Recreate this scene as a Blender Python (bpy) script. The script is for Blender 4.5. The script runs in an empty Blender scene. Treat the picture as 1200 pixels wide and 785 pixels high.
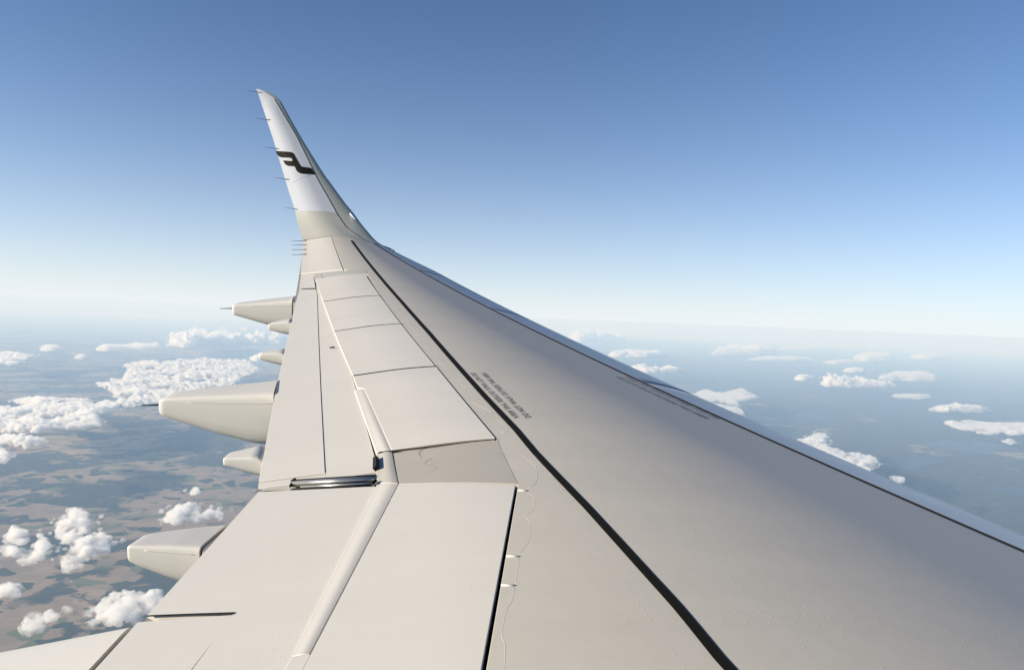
import bpy, bmesh, math, random
import numpy as np
from mathutils import Vector, Matrix, noise
random.seed(4); rng = np.random.default_rng(4)
SC = bpy.context.scene; COL = SC.collection
R_ = math.radians
# ------------------------------------------------------------------ camera
# metres; X forward along the aircraft, Y outboard over the left wing, Z up.  The eye is at z = 0.
PW, PH, FPX = 1200.0, 785.0, 867.9
CAM = np.array([-3.5725, 1.35, 0.0]); YAW = -0.0432
ROLL = math.atan(50/1200); PITCH = -(math.atan(21.5*math.cos(ROLL)/FPX) + R_(3.1))
Fv = np.array([math.sin(YAW)*math.cos(PITCH), math.cos(YAW)*math.cos(PITCH), math.sin(PITCH)])
_r = np.array([math.cos(YAW), -math.sin(YAW), 0.0]); _u = np.cross(_r, Fv)
Rv = math.cos(ROLL)*_r + math.sin(ROLL)*_u; Uv = -math.sin(ROLL)*_r + math.cos(ROLL)*_u
cd = bpy.data.cameras.new('camera'); cam = bpy.data.objects.new('camera', cd); COL.objects.link(cam)
cd.sensor_width = 36.0; cd.lens = 36.0*FPX/PW; cd.clip_start = 0.05; cd.clip_end = 2.0e6
# the airliner flies banked and pitched by about three degrees against the true horizon: BANK carries
# aircraft coordinates (eye at CAM) over to the level world
_th = R_(3.1); _K = np.array([[0, -_r[2], _r[1]], [_r[2], 0, -_r[0]], [-_r[1], _r[0], 0]])
BANK = np.eye(3)+math.sin(_th)*_K+(1-math.cos(_th))*(_K@_K)
_b = Matrix([list(map(float, r)) for r in BANK]).to_4x4(); BANK_M = Matrix.Translation(Vector(CAM)) @ _b @ Matrix.Translation(-Vector(CAM))
cam.matrix_world = BANK_M @ Matrix(((Rv[0], Uv[0], -Fv[0], CAM[0]), (Rv[1], Uv[1], -Fv[1], CAM[1]), (Rv[2], Uv[2], -Fv[2], CAM[2]), (0, 0, 0, 1)))
SC.camera = cam
# ------------------------------------------------------------------ light
SUN_EL = 17.0
SUN_TO = np.array([-math.cos(R_(19))*math.cos(R_(SUN_EL)), -math.sin(R_(19))*math.cos(R_(SUN_EL)), math.sin(R_(SUN_EL))])
sl = bpy.data.lights.new('sun', 'SUN'); sl.energy = 5.0; sl.angle = R_(0.53); sl.color = (1.0, 0.905, 0.76)
so = bpy.data.objects.new('sun', sl); COL.objects.link(so)
so.rotation_euler = Vector(SUN_TO).to_track_quat('Z', 'Y').to_euler()
SKY_TINT = (0.77, 0.98, 1.20); PALE = (7.6, 7.95, 8.25); PALE_FALL = 0.105; PALE_MAX = 0.95
world = bpy.data.worlds.new('World'); SC.world = world; world.use_nodes = True
wn = world.node_tree.nodes; wl = world.node_tree.links; wn.clear()
sky = wn.new('ShaderNodeTexSky'); sky.sky_type = 'NISHITA'; sky.sun_disc = False
sky.sun_elevation = R_(SUN_EL); sky.sun_rotation = math.atan2(SUN_TO[0], SUN_TO[1])
sky.altitude = 2500.0; sky.air_density = 1.0; sky.dust_density = 0.3; sky.ozone_density = 1.6
bg = wn.new('ShaderNodeBackground'); bg.inputs['Strength'].default_value = 0.068
# the clear blue of thin high air, paling to white over the lowest few degrees
tint = wn.new('ShaderNodeMix'); tint.data_type = 'RGBA'; tint.blend_type = 'MULTIPLY'; tint.inputs['Factor'].default_value = 1.0
tint.inputs['B'].default_value = (*SKY_TINT, 1); wl.new(sky.outputs[0], tint.inputs['A'])
wtc = wn.new('ShaderNodeTexCoord'); wsx = wn.new('ShaderNodeSeparateXYZ'); wl.new(wtc.outputs['Generated'], wsx.inputs[0])
wab = wn.new('ShaderNodeMath'); wab.operation = 'ABSOLUTE'; wl.new(wsx.outputs['Z'], wab.inputs[0])
wmu = wn.new('ShaderNodeMath'); wmu.operation = 'MULTIPLY'; wmu.inputs[1].default_value = -1.0/PALE_FALL; wl.new(wab.outputs[0], wmu.inputs[0])
wex = wn.new('ShaderNodeMath'); wex.operation = 'EXPONENT'; wl.new(wmu.outputs[0], wex.inputs[0])
wm2 = wn.new('ShaderNodeMath'); wm2.operation = 'MULTIPLY'; wm2.inputs[1].default_value = PALE_MAX; wl.new(wex.outputs[0], wm2.inputs[0])
pale = wn.new('ShaderNodeMix'); pale.data_type = 'RGBA'; pale.inputs['B'].default_value = (*PALE, 1)
wl.new(wm2.outputs[0], pale.inputs['Factor']); wl.new(tint.outputs['Result'], pale.inputs['A'])
wo = wn.new('ShaderNodeOutputWorld'); wl.new(pale.outputs['Result'], bg.inputs[0]); wl.new(bg.outputs[0], wo.inputs[0])
SC.view_settings.view_transform = 'Standard'; SC.view_settings.look = 'None'
SC.view_settings.exposure = 0.75; SC.view_settings.gamma = 1.0
SC.render.engine = 'CYCLES'
cy = SC.cycles
cy.use_denoising = True; cy.max_bounces = 6; cy.diffuse_bounces = 3; cy.glossy_bounces = 3
cy.transparent_max_bounces = 12; cy.volume_bounces = 10; cy.max_bounces = 12; cy.caustics_reflective = False; cy.caustics_refractive = False

CLOUD_D = 1/150.0; HAZE_COL = (0.45, 0.67, 1.0, 1.0); HAZE_D = 1.0/69000.0

# ------------------------------------------------------------------ helpers
def tag(o, label=None, cat=None, group=None, kind=None):
    if label: o['label'] = label
    if cat: o['category'] = cat
    if group: o['group'] = group
    if kind: o['kind'] = kind
    return o
def empty(name, loc=(0, 0, 0), parent=None):
    o = bpy.data.objects.new(name, None); o.location = loc; o.empty_display_size = 0.3
    COL.objects.link(o); o.parent = parent
    return o
def mesh_obj(name, V, F, mat, parent=None, smooth=True, sharp=None):
    me = bpy.data.meshes.new(name)
    me.from_pydata([tuple(map(float, v)) for v in V], [], [tuple(map(int, f)) for f in F])
    me.validate()
    bm = bmesh.new(); bm.from_mesh(me); bmesh.ops.recalc_face_normals(bm, faces=bm.faces) if sharp != 'keep' else None
    bm.to_mesh(me); bm.free()
    if mat is not None: me.materials.append(mat)
    if smooth:
        me.polygons.foreach_set('use_smooth', [True]*len(me.polygons))
    o = bpy.data.objects.new(name, me); COL.objects.link(o)
    if parent is not None: o.parent = parent
    return o
class Bag:
    def __init__(s): s.V = []; s.F = []
    def add(s, V, F):
        b = len(s.V); s.V += [tuple(v) for v in V]; s.F += [tuple(i+b for i in f) for f in F]
    def build(s, name, mat, parent=None, smooth=True): return mesh_obj(name, s.V, s.F, mat, parent, smooth)
def tube(P, r, n=8, cap=True):
    P = [np.array(p, float) for p in P]; V = []; F = []
    for i, p in enumerate(P):
        t = P[min(i+1, len(P)-1)]-P[max(i-1, 0)]; t /= np.linalg.norm(t)+1e-12
        a = np.cross(t, [0.0, 0.0, 1.0]);
        if np.linalg.norm(a) < 1e-3: a = np.cross(t, [1.0, 0, 0])
        a /= np.linalg.norm(a); b = np.cross(t, a)
        rr = r[i] if hasattr(r, '__len__') else r
        for k in range(n):
            an = 2*math.pi*k/n; V.append(p+rr*(math.cos(an)*a+math.sin(an)*b))
    for i in range(len(P)-1):
        for k in range(n): F.append((i*n+k, i*n+(k+1) % n, (i+1)*n+(k+1) % n, (i+1)*n+k))
    if cap: F.append(tuple(range(n))[::-1]); F.append(tuple((len(P)-1)*n+k for k in range(n)))
    return V, F
def ray(px, py):
    d = Fv + Rv*(px-PW/2)/FPX - Uv*(py-PH/2)/FPX
    return d/np.linalg.norm(d)
def project(P):
    d = np.asarray(P, float)-CAM; z = d@Fv
    return np.array([PW/2+FPX*(d@Rv)/z, PH/2-FPX*(d@Uv)/z])

# ------------------------------------------------------------------ materials
def new_mat(name):
    m = bpy.data.materials.new(name); m.use_nodes = True
    nt = m.node_tree; b = nt.nodes['Principled BSDF']
    return m, nt, b
def paint(name, col, rough=0.35, metal=0.0, vary=0.05, bump=0.02, scale=1.0, coat=0.0, dirt=0.0):
    m, nt, b = new_mat(name); N = nt.nodes; L = nt.links
    tc = N.new('ShaderNodeTexCoord')
    n1 = N.new('ShaderNodeTexNoise'); n1.inputs['Scale'].default_value = 1.3*scale; n1.inputs['Detail'].default_value = 6; n1.inputs['Roughness'].default_value = .6
    mp = N.new('ShaderNodeMapping'); mp.inputs['Scale'].default_value = (0.3, 2.6, 1.0)   # airflow streaks run fore and aft
    L.new(tc.outputs['Object'], mp.inputs[0]); L.new(mp.outputs[0], n1.inputs['Vector'])
    n2 = N.new('ShaderNodeTexNoise'); n2.inputs['Scale'].default_value = 26*scale; n2.inputs['Detail'].default_value = 5
    L.new(mp.outputs[0], n2.inputs['Vector'])
    mx = N.new('ShaderNodeMix'); mx.data_type = 'RGBA'
    mx.inputs['A'].default_value = (*[c*(1-vary) for c in col], 1); mx.inputs['B'].default_value = (*[min(1, c*(1+vary)) for c in col], 1)
    ad = N.new('ShaderNodeMath'); ad.operation = 'MULTIPLY_ADD'; ad.inputs[1].default_value = .7
    ml = N.new('ShaderNodeMath'); ml.operation = 'MULTIPLY'; ml.inputs[1].default_value = .3
    L.new(n2.outputs['Fac'], ml.inputs[0]); L.new(n1.outputs['Fac'], ad.inputs[0]); L.new(ml.outputs[0], ad.inputs[2])
    L.new(ad.outputs[0], mx.inputs['Factor']); L.new(mx.outputs['Result'], b.inputs['Base Color'])
    mr = N.new('ShaderNodeMapRange'); mr.inputs['To Min'].default_value = rough*.85; mr.inputs['To Max'].default_value = rough*1.15
    L.new(n1.outputs['Fac'], mr.inputs['Value']); L.new(mr.outputs[0], b.inputs['Roughness'])
    b.inputs['Metallic'].default_value = metal; b.inputs['Coat Weight'].default_value = coat
    if bump > 0:
        bp = N.new('ShaderNodeBump'); bp.inputs['Strength'].default_value = bump; bp.inputs['Distance'].default_value = .02
        n3 = N.new('ShaderNodeTexNoise'); n3.inputs['Scale'].default_value = 9*scale; n3.inputs['Detail'].default_value = 2
        L.new(tc.outputs['Object'], n3.inputs['Vector']); L.new(n3.outputs['Fac'], bp.inputs['Height']); L.new(bp.outputs[0], b.inputs['Normal'])
    return m
GREY = (0.435, 0.408, 0.355)
M_skin = paint('shaded_wing_paint', GREY, .42, vary=.10, bump=.05)  # skin and panels share one paint; this copy is darkened for shade
M_skin.node_tree.nodes['Principled BSDF'].inputs['Specular IOR Level'].default_value = .16
M_skin2 = paint('lit_wing_paint', (0.55, 0.52, 0.462), .36, vary=.06, bump=.03)  # same paint as the skin, kept lighter for the sunlit panels
M_fair = paint('fairing_paint', (0.60, 0.57, 0.505), .35, vary=.03, bump=.02)
M_kink_shade = paint('kink_panel_shade_grey', (0.36, 0.335, 0.285), .45, vary=.06, bump=.04)  # darker grey in place of the shade on the kink panel
M_root = paint('blended_root_paint', (0.38, 0.37, 0.325), .4, vary=.04, bump=.02)
M_white = paint('white_winglet_paint', (0.50, 0.51, 0.53), .25, vary=.02, bump=.01)
M_patch = paint('grey_strip_paint', (0.40, 0.39, 0.355), .45, vary=.05, bump=.0)
M_slat = paint('polished_slat_metal', (0.39, 0.40, 0.405), .32, metal=.4, vary=.04, bump=.02)
M_strip = paint('dull_leading_edge_metal', (0.36, 0.375, 0.33), .4, metal=.15, vary=.06, bump=.02)
M_black = paint('black_stripe_paint', (0.007, 0.006, 0.003), .7, vary=.1, bump=0)
M_black.node_tree.nodes['Principled BSDF'].inputs['Specular IOR Level'].default_value = .15
M_ink = paint('dark_stencil_ink', (0.05, 0.048, 0.045), .5, vary=.2, bump=0)
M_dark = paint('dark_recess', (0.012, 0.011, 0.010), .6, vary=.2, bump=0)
M_seal_shade = paint('black_seal_and_gap_shade', (0.02, 0.02, 0.02), .6, vary=.2, bump=0)  # for real seals, and for ribbons painted as gap shade
M_metal = paint('bare_track_metal', (0.45, 0.44, 0.40), .3, metal=.8, vary=.1, bump=.02)
M_bead = paint('aged_sealant', (0.50, 0.475, 0.43), .5, vary=.08, bump=0)
M_beadd = paint('dark_sealant', (0.12, 0.115, 0.10), .5, vary=.1, bump=0)
for _m in (M_dark, M_seal_shade): _m.node_tree.nodes['Principled BSDF'].inputs['Specular IOR Level'].default_value = .05
def glass_mat():
    m, nt, b = new_mat('lamp_cover_glass'); b.inputs['Base Color'].default_value = (.85, .9, .95, 1); b.inputs['Roughness'].default_value = .05
    b.inputs['Metallic'].default_value = .6
    return m
M_glass = glass_mat()

# ------------------------------------------------------------------ the wing surface
H0, DIH, FLEX = 1.3356, 0.0871, 0.0051
YK, YT, CT = 4.633, 13.6, 1.1526
def seam(y): return -math.tan(0.4922)*(y-1.5)
TE_T = seam(YT)-CT
def te(y):
    if y > YK: return TE_T+math.tan(0.3014)*(YT-y)
    return TE_T+math.tan(0.3014)*(YT-YK)+math.tan(R_(2))*(YK-y)
def zq(y): return -H0+DIH*(y-1.5)+FLEX*(y-1.5)**2
MS = 0.205
def bulge(s):      # upper camber over the chord between slat seam (s=0) and trailing edge (s=1)
    if s < .25: return MS*s
    if s < .75: u = s-.25; return MS*(.25+u-2*u*u)
    return MS*(1-s)
def S(x, y):
    c = seam(y)-te(y); return zq(y)+c*bulge((seam(y)-x)/c)
def wingP(x, y, off=0.0):
    e = 1e-3; n = np.array([-(S(x+e, y)-S(x-e, y))/(2*e), -(S(x, y+e)-S(x, y-e))/(2*e), 1.0]); n /= np.linalg.norm(n)
    return np.array([x, y, S(x, y)])+n*off
def on_wing(px, py):   # the photograph's point on the wing's upper surface, as (x, y)
    d = ray(px, py); t0, t1 = None, None; prev = None
    t = 1.2
    while t < 30:
        p = CAM+d*t; f = p[2]-S(p[0], p[1])
        if prev is not None and prev > 0 and f <= 0: t0, t1 = t-.05, t; break
        prev = f; t += .05
    if t0 is None:      # grazing: closest approach
        best = min((abs((CAM+d*t)[2]-S(*(CAM+d*t)[:2])), t) for t in np.arange(1.2, 16, .02)); t0 = t1 = best[1]
    for _ in range(40):
        m = (t0+t1)/2; p = CAM+d*m
        if p[2]-S(p[0], p[1]) > 0: t0 = m
        else: t1 = m
    p = CAM+d*(t0+t1)/2
    return np.array([p[0], p[1]])
def line(pts): return [on_wing(*p) for p in pts]
def resample(P, n):
    P = np.array(P, float); L = np.r_[0, np.cumsum(np.linalg.norm(np.diff(P, axis=0), axis=1))]
    t = np.linspace(0, L[-1], n)
    return np.stack([np.interp(t, L, P[:, k]) for k in range(P.shape[1])], 1), L[-1]
def ruled(name, A, B, mat, parent, thick=.045, off=0.0, gap=(.004, .004, .004, .004), n=None, m=None, surf=wingP, offf=None, cham=.002):
    """panel between two lines of (x, y) points; gap = inset at A side, B side, start, end."""
    La = resample(A, 2)[1]; Lb = resample(B, 2)[1]
    n = n or max(4, int(max(La, Lb)/.12)+2); 
    A2, _ = resample(A, 400); B2, _ = resample(B, 400)
    W = np.mean(np.linalg.norm(A2-B2, axis=1)); m = m or max(3, int(W/.08)+2)
    def Q(t, v):
        i = min(max(t, 0), 1)*399; k = min(int(i), 398); f = i-k
        a = A2[k]*(1-f)+A2[k+1]*f; b = B2[k]*(1-f)+B2[k+1]*f
        w = np.linalg.norm(a-b)+1e-9; vv = gap[0]/w+v*(1-(gap[0]+gap[1])/w)
        return a*(1-vv)+b*vv
    L = (La+Lb)/2; ts = np.linspace(gap[2]/L, 1-gap[3]/L, n); vs = np.linspace(0, 1, m)
    V = []; F = []
    def o(t, v): return off+(offf(t, v) if offf else 0)
    G = [[Q(t, v) for v in vs] for t in ts]
    for i, t in enumerate(ts):
        for j, v in enumerate(vs): V.append(surf(*G[i][j], o(t, v)))
    for i in range(n-1):
        for j in range(m-1): F.append((i*m+j, i*m+j+1, (i+1)*m+j+1, (i+1)*m+j))
    ring = [(i, 0) for i in range(n)]+[(n-1, j) for j in range(1, m)]+[(i, m-1) for i in range(n-2, -1, -1)]+[(0, j) for j in range(m-2, 0, -1)]
    r0 = [i*m+j for i, j in ring]; K = len(ring)
    b0 = len(V); ringV = []
    V += [V[i] for i in r0]; b1 = len(V)
    cen = np.mean([G[i][j] for i, j in ring], axis=0)
    for (i, j) in ring:      # chamfered lip, then the wall down
        q = np.array(G[i][j]); di = np.zeros(2)
        if i == 0: di += q-np.array(G[1][j])
        if i == n-1: di += q-np.array(G[n-2][j])
        dj = np.zeros(2)
        if j == 0: dj += q-np.array(G[i][1])
        if j == m-1: dj += q-np.array(G[i][m-2])
        d = np.zeros(2)
        for k in (di, dj):
            if np.linalg.norm(k) > 1e-9: d += k/np.linalg.norm(k)
        ringV.append(surf(*(q+d*cham), o(ts[i], vs[j])-cham))
    V += ringV; b2 = len(V)
    for k, (i, j) in enumerate(ring):
        V.append(np.array(V[b1+k])-np.array([0, 0, thick]))
    for k in range(K):
        k2 = (k+1) % K
        F.append((b0+k, b0+k2, b1+k2, b1+k)); F.append((b1+k, b1+k2, b2+k2, b2+k))
    ob = mesh_obj(name, V, F, mat, parent)
    me = ob.data
    nt_ = (n-1)*(m-1)
    at = me.attributes.new('sharp_face', 'BOOLEAN', 'FACE') if 'sharp_face' not in me.attributes else me.attributes['sharp_face']
    vals = [False]*nt_+[True]*(len(me.polygons)-nt_)
    at.data.foreach_set('value', vals)
    return ob
def ribbon(name, P, w, mat, parent, off=.0025, surf=wingP):
    """flat painted or taped band of width w along (x, y) points, lying on the surface."""
    P, L = resample(P, max(6, int(resample(P, 2)[1]/.08)))
    V = []; F = []
    for i, p in enumerate(P):
        t = P[min(i+1, len(P)-1)]-P[max(i-1, 0)]; t = t/np.linalg.norm(t); nn = np.array([-t[1], t[0]])
        ww = w[0]+(w[1]-w[0])*i/(len(P)-1) if hasattr(w, '__len__') else w
        for s, o in ((-1, -off), (-.97, off), (0, off), (.97, off), (1, -off)): V.append(surf(*(p+nn*s*ww/2), o))
    for i in range(len(P)-1):
        for k in range(4): F.append((i*5+k, i*5+k+1, (i+1)*5+k+1, (i+1)*5+k))
    return mesh_obj(name, V, F, mat, parent, smooth=False)
def bead(P, r, n=6, off=0.0):
    P, L = resample(P, max(4, int(resample(P, 2)[1]/.025)))
    return tube([wingP(*p, off) for p in P], r, n)
def smoothline(P, k=3):
    P = [np.array(p, float) for p in P]
    for _ in range(k):
        Q = [P[0]]
        for a, b in zip(P[:-1], P[1:]): Q += [a*.75+b*.25, a*.25+b*.75]
        Q.append(P[-1]); P = Q
    return P

wing = tag(empty('airplane_wing', (0.0, 1.5, 0.0)), 'long pale grey left wing of the airliner with black walkway line and raised winglet', 'wing')
WORG = np.array([0.0, 1.5, 0.0])
wing.matrix_world = BANK_M

# --- winglet surface: the wing's spanwise line turning upward, swept along x
TH0 = math.atan(DIH+2*FLEX*(YT-1.5)); TH1 = R_(76); RAD = 0.75; QA = RAD*(TH1-TH0)
def spanline(q):
    if q <= 0: return np.array([YT+q*math.cos(TH0), zq(YT)+q*math.sin(TH0)]), TH0
    qa = min(q, QA); th = TH0+qa/RAD
    y = YT+RAD*(math.sin(th)-math.sin(TH0)); z = zq(YT)+RAD*(math.cos(TH0)-math.cos(th))
    if q > QA: y += (q-QA)*math.cos(th); z += (q-QA)*math.sin(th)
    return np.array([y, z]), th
def extr(x, q, off=0.0):
    p, th = spanline(q); return np.array([x, p[0]-math.sin(th)*off, p[1]+math.cos(th)*off])
def solve_px(surf, px, py, g):
    g = np.array(g, float)
    for _ in range(60):
        r = project(surf(*g))-np.array([px, py])
        if np.abs(r).max() < .01: break
        e = 1e-4; J = np.stack([(project(surf(g[0]+e, g[1]))-project(surf(*g)))/e, (project(surf(g[0], g[1]+e))-project(surf(*g)))/e], 1)
        st = np.linalg.lstsq(J, -r, rcond=None)[0]; st = np.clip(st, -.4, .4); g = g+st*.8
    return g
def on_ext(pts, g0):
    out = []
    for p in pts: g0 = solve_px(extr, *p, g0); out.append(g0.copy())
    return out

def at_y(pts, H):      # x of polyline H at spanwise y (H listed outboard to inboard)
    H = np.array(H)[::-1]; return lambda y: float(np.interp(y, H[:, 1], H[:, 0]))
def matched(name, A, B, mat, parent, **k):
    """ruled panel whose two lines are matched point by point."""
    A = np.array(A, float); B = np.array(B, float); M = (A+B)/2
    L = np.r_[0, np.cumsum(np.linalg.norm(np.diff(A, axis=0), axis=1)+np.linalg.norm(np.diff(B, axis=0), axis=1))]
    t = np.linspace(0, L[-1], 600)
    A2 = np.stack([np.interp(t, L, A[:, i]) for i in (0, 1)], 1); B2 = np.stack([np.interp(t, L, B[:, i]) for i in (0, 1)], 1)
    return ruled2(name, A2, B2, mat, parent, **k)
_ruled_resample = resample
def ruled2(name, A2, B2, mat, parent, **k):
    global resample
    keep = resample
    def fake(P, n):
        P = np.array(P, float); Ltot = float(np.sum(np.linalg.norm(np.diff(P, axis=0), axis=1)))
        idx = np.linspace(0, len(P)-1, n); i0 = np.clip(idx.astype(int), 0, len(P)-2); f = (idx-i0)[:, None]
        return P[i0]*(1-f)+P[i0+1]*f, Ltot
    resample = fake
    try: return ruled(name, A2, B2, mat, parent, **k)
    finally: resample = keep

# ------------------------------------------------------------------ wing skins
Y0, YTIP = 1.45, 13.52
Hpts = line([(382.5, 281), (403.5, 316.5), (429.5, 320), (446, 347), (471, 380), (512, 430), (583, 515), (607, 568), (569, 785)])
Hpts[0] = np.array([Hpts[0][0], YTIP]); Hpts.append(np.array([Hpts[-1][0]-.05, Y0]))
Hx = at_y(None, Hpts)
ys = np.unique(np.r_[np.linspace(Y0, YTIP, 160), [p[1] for p in Hpts]])[::-1]
matched('upper_skin', [(Hx(y), y) for y in ys], [(seam(y), y) for y in ys], M_skin, wing, n=130, m=44, gap=(.003, .007, .004, 0))
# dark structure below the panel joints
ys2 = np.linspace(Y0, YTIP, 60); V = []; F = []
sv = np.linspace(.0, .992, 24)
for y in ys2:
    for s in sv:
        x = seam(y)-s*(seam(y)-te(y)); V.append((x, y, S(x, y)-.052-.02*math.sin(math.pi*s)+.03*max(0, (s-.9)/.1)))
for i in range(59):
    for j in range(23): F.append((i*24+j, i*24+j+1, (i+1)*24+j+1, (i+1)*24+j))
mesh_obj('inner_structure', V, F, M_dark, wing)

# slats: the rounded polished leading edge, four segments
def slat_len(y): return (.50+.030*(YT-y))*(.66+.34*min(1, (YT-y)/1.6))
def slat_drop(y): return .060+.010*(YT-y)
def nose_pt(y, phi):
    x = seam(y); a = slat_len(y)
    e = 1e-3; sl_ = (S(x+e, y)-S(x-e, y))/(2*e)
    z = S(x, y)+sl_*a*math.sin(phi)*.8-slat_drop(y)*(1-math.cos(phi))
    return np.array([x+a*math.sin(phi)*math.cos(.45), y+a*math.sin(phi)*math.sin(.45)*min(1, (YTIP-y)/1.2), z])
def slat(y0, y1):
    n = max(6, int((y1-y0)/.12)); V = []; F = []; ph = np.r_[np.linspace(0, 1.2, 18), np.linspace(1.25, 2.5, 12)]; K = len(ph)
    g = .007
    for y in np.linspace(y0+g, y1-g, n):
        for p in ph:
            q = nose_pt(y, p)
            if p == 0: q = q+np.array([.009, .004, 0])
            V.append(q)
    for i in range(n-1):
        for j in range(K-1): F.append((i*K+j, i*K+j+1, (i+1)*K+j+1, (i+1)*K+j))
    F.append(tuple(range(K))); F.append(tuple((n-1)*K+j for j in range(K))[::-1])
    # aft lip turned down so the seam reads dark
    b = len(V)
    for i in range(n): V.append(np.array(V[i*K])-np.array([.0, 0, .03]))
    for i in range(n-1): F.append((i*K, (i+1)*K, b+i+1, b+i))
    return mesh_obj('slat', V, F, M_slat, wing)
ysl = [Y0, 6.79, 9.23, 11.38, YTIP]
for a, b in zip(ysl[:-1], ysl[1:]): slat(a, b)
# rubber seal along the slat joint
ribbon('slat_seal', [(seam(y)-.004, y) for y in np.linspace(Y0, YTIP, 80)], (.052, .034), M_seal_shade, wing, off=.0022)
# lower skin
V = []; F = []; sv = np.linspace(0, 1, 20)
for y in ys2:
    b = nose_pt(y, 2.5)
    for s in sv:
        x = b[0]+(te(y)+.01-b[0])*s; V.append((x, y, b[2]*(1-s)+(zq(y)-.012)*s-.09*(seam(y)-te(y))*s*(1-s)))
for i in range(59):
    for j in range(19): F.append((i*20+j, i*20+j+1, (i+1)*20+j+1, (i+1)*20+j))
mesh_obj('lower_skin', V, F, M_skin, wing)

# aileron
matched('aileron', [np.array([te(YTIP), YTIP-.01]), on_wing(353, 320.5)], [np.array([Hpts[0][0], YTIP-.01]), on_wing(402.5, 316)], M_skin2, wing, n=24, m=10, gap=(0, .008, .006, .006))
# grey closing strip inboard of the aileron and the small grey square beside it
matched('closing_strip', line([(353, 321.5), (353, 322.8)]), line([(402.5, 316.8), (404, 317.6)]), M_skin, wing, n=6, m=10, gap=(0, 0, .002, .002))
# darker grey strips ahead of the first spoiler
matched('grey_strip', line([(376.5, 320.5), (378.5, 325.5)]), line([(429, 317), (430.5, 321)]), M_patch, wing, n=5, m=12, off=.002, gap=(0, 0, .0, .0))
matched('grey_strip', line([(367.5, 321.5), (369.5, 327.5)]), line([(375.5, 320.6), (378.2, 326.3)]), M_patch, wing, n=5, m=5, off=.004, gap=(0, 0, .0, .0))
# spoilers, outboard to inboard
LEFT = [(369.5, 327.5), (379, 354), (392, 389), (414, 441)]
RIGHT = [(428.5, 321.5), (446, 347), (471, 380), (512, 430)]
for k in range(3):
    matched('spoiler', line([LEFT[k], LEFT[k+1]]), line([RIGHT[k], RIGHT[k+1]]), M_skin2, wing, n=16, m=14, gap=(.0, .010, .006, .006), off=.005)
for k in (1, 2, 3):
    ribbon('joint_seal_shade', line([LEFT[k], ((LEFT[k][0]+RIGHT[k][0])/2, (LEFT[k][1]+RIGHT[k][1])/2-1.5), RIGHT[k]]), (.014, .014), M_seal_shade, wing, off=.0008, surf=lambda x, y, o=0: wingP(x, y, o+.0058))  # dark ribbons over the spoiler seams stand in for shade in the gaps
matched('spoiler', line([(414, 441), (419, 455), (427, 456), (459.8, 529)]), line([(512, 430), (522, 442), (524, 444.5), (582.5, 514.5)]), M_skin2, wing, n=40, m=20, gap=(.001, .009, .016, .012), off=.006)
# trailing edge flaps
matched('outboard_flap', line([(370.5, 339), (372, 345), (376, 453), (381, 553), (382, 560)]), line([(370.5, 333), (379.5, 357), (413.5, 442), (417.5, 457), (444, 550)]), M_skin2, wing, n=60, m=12, gap=(.001, .004, .004, .002), off=-.012, offf=lambda t, v: .004)
matched('flap_trailing_panel', line([(351.5, 338.5), (347, 352), (323, 457), (303.3, 563)]), line([(370, 338.5), (371.5, 345), (375.5, 453), (380.7, 552.5)]), M_skin2, wing, n=60, m=10, gap=(0, .002, .004, .004), off=-.004)
matched('flap_tip', line([(353, 323.5), (351.5, 338)]), line([(367.3, 322.3), (370, 338)]), M_skin2, wing, n=8, m=6, gap=(0, .004, .002, .004), off=-.001)
matched('flap_end_rib', line([(303.2, 564), (302.6, 569.5)]), line([(381, 554.2), (381.5, 559.8)]), M_skin2, wing, n=4, m=12, gap=(0, 0, .001, .0), off=-.008)
yk = on_wing(303, 575)[1]
ext = lambda a, b, y: np.array(a)+(np.array(b)-np.array(a))*((y-a[1])/(b[1]-a[1]))
r1, r2 = line([(442, 568), (343, 769)]); rE = ext(r1, r2, Y0)
l1, l2 = line([(467, 568), (364, 767)]); lE = ext(l1, l2, Y0)
yb = on_wing(275, 717)[1]
f0, f1, f2, f3 = line([(303, 574.5), (172, 719.5), (275, 716.2), (223, 785)]); f4 = ext(f2, f3, Y0)
rm = ext(r1, r2, yb)
matched('inboard_flap', [f0, f1, f2, f3, f4], [r1, rm+np.array([0, .01]), rm-np.array([0, .01]), r2, rE], M_skin2, wing, n=110, m=26, gap=(.0, .003, .006, 0), off=-.004)
g1, g2, g3 = line([(156, 728), (106, 785), (275, 718.8)]); g4 = ext(g1, g2, Y0)
matched('flap_trailing_panel', [np.array([te(g1[1]), g1[1]]), np.array([te(g2[1]), g2[1]]), np.array([te(Y0), Y0])], [g3, ext(f2, f3, g2[1])-np.array([0.003, 0]), f4-np.array([.003, 0])], M_skin2, wing, n=26, m=10, gap=(0, 0, .0, 0), off=-.004)
ribbon('joint_seal_shade', line([(173, 720.6), (215, 719.0), (274.5, 717.2)]), (.006, .008), M_seal_shade, wing, off=.001, surf=lambda x, y, o=0: wingP(x, y, o-.002))  # dark ribbon painted as the shadow line along the trailing panel
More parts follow.
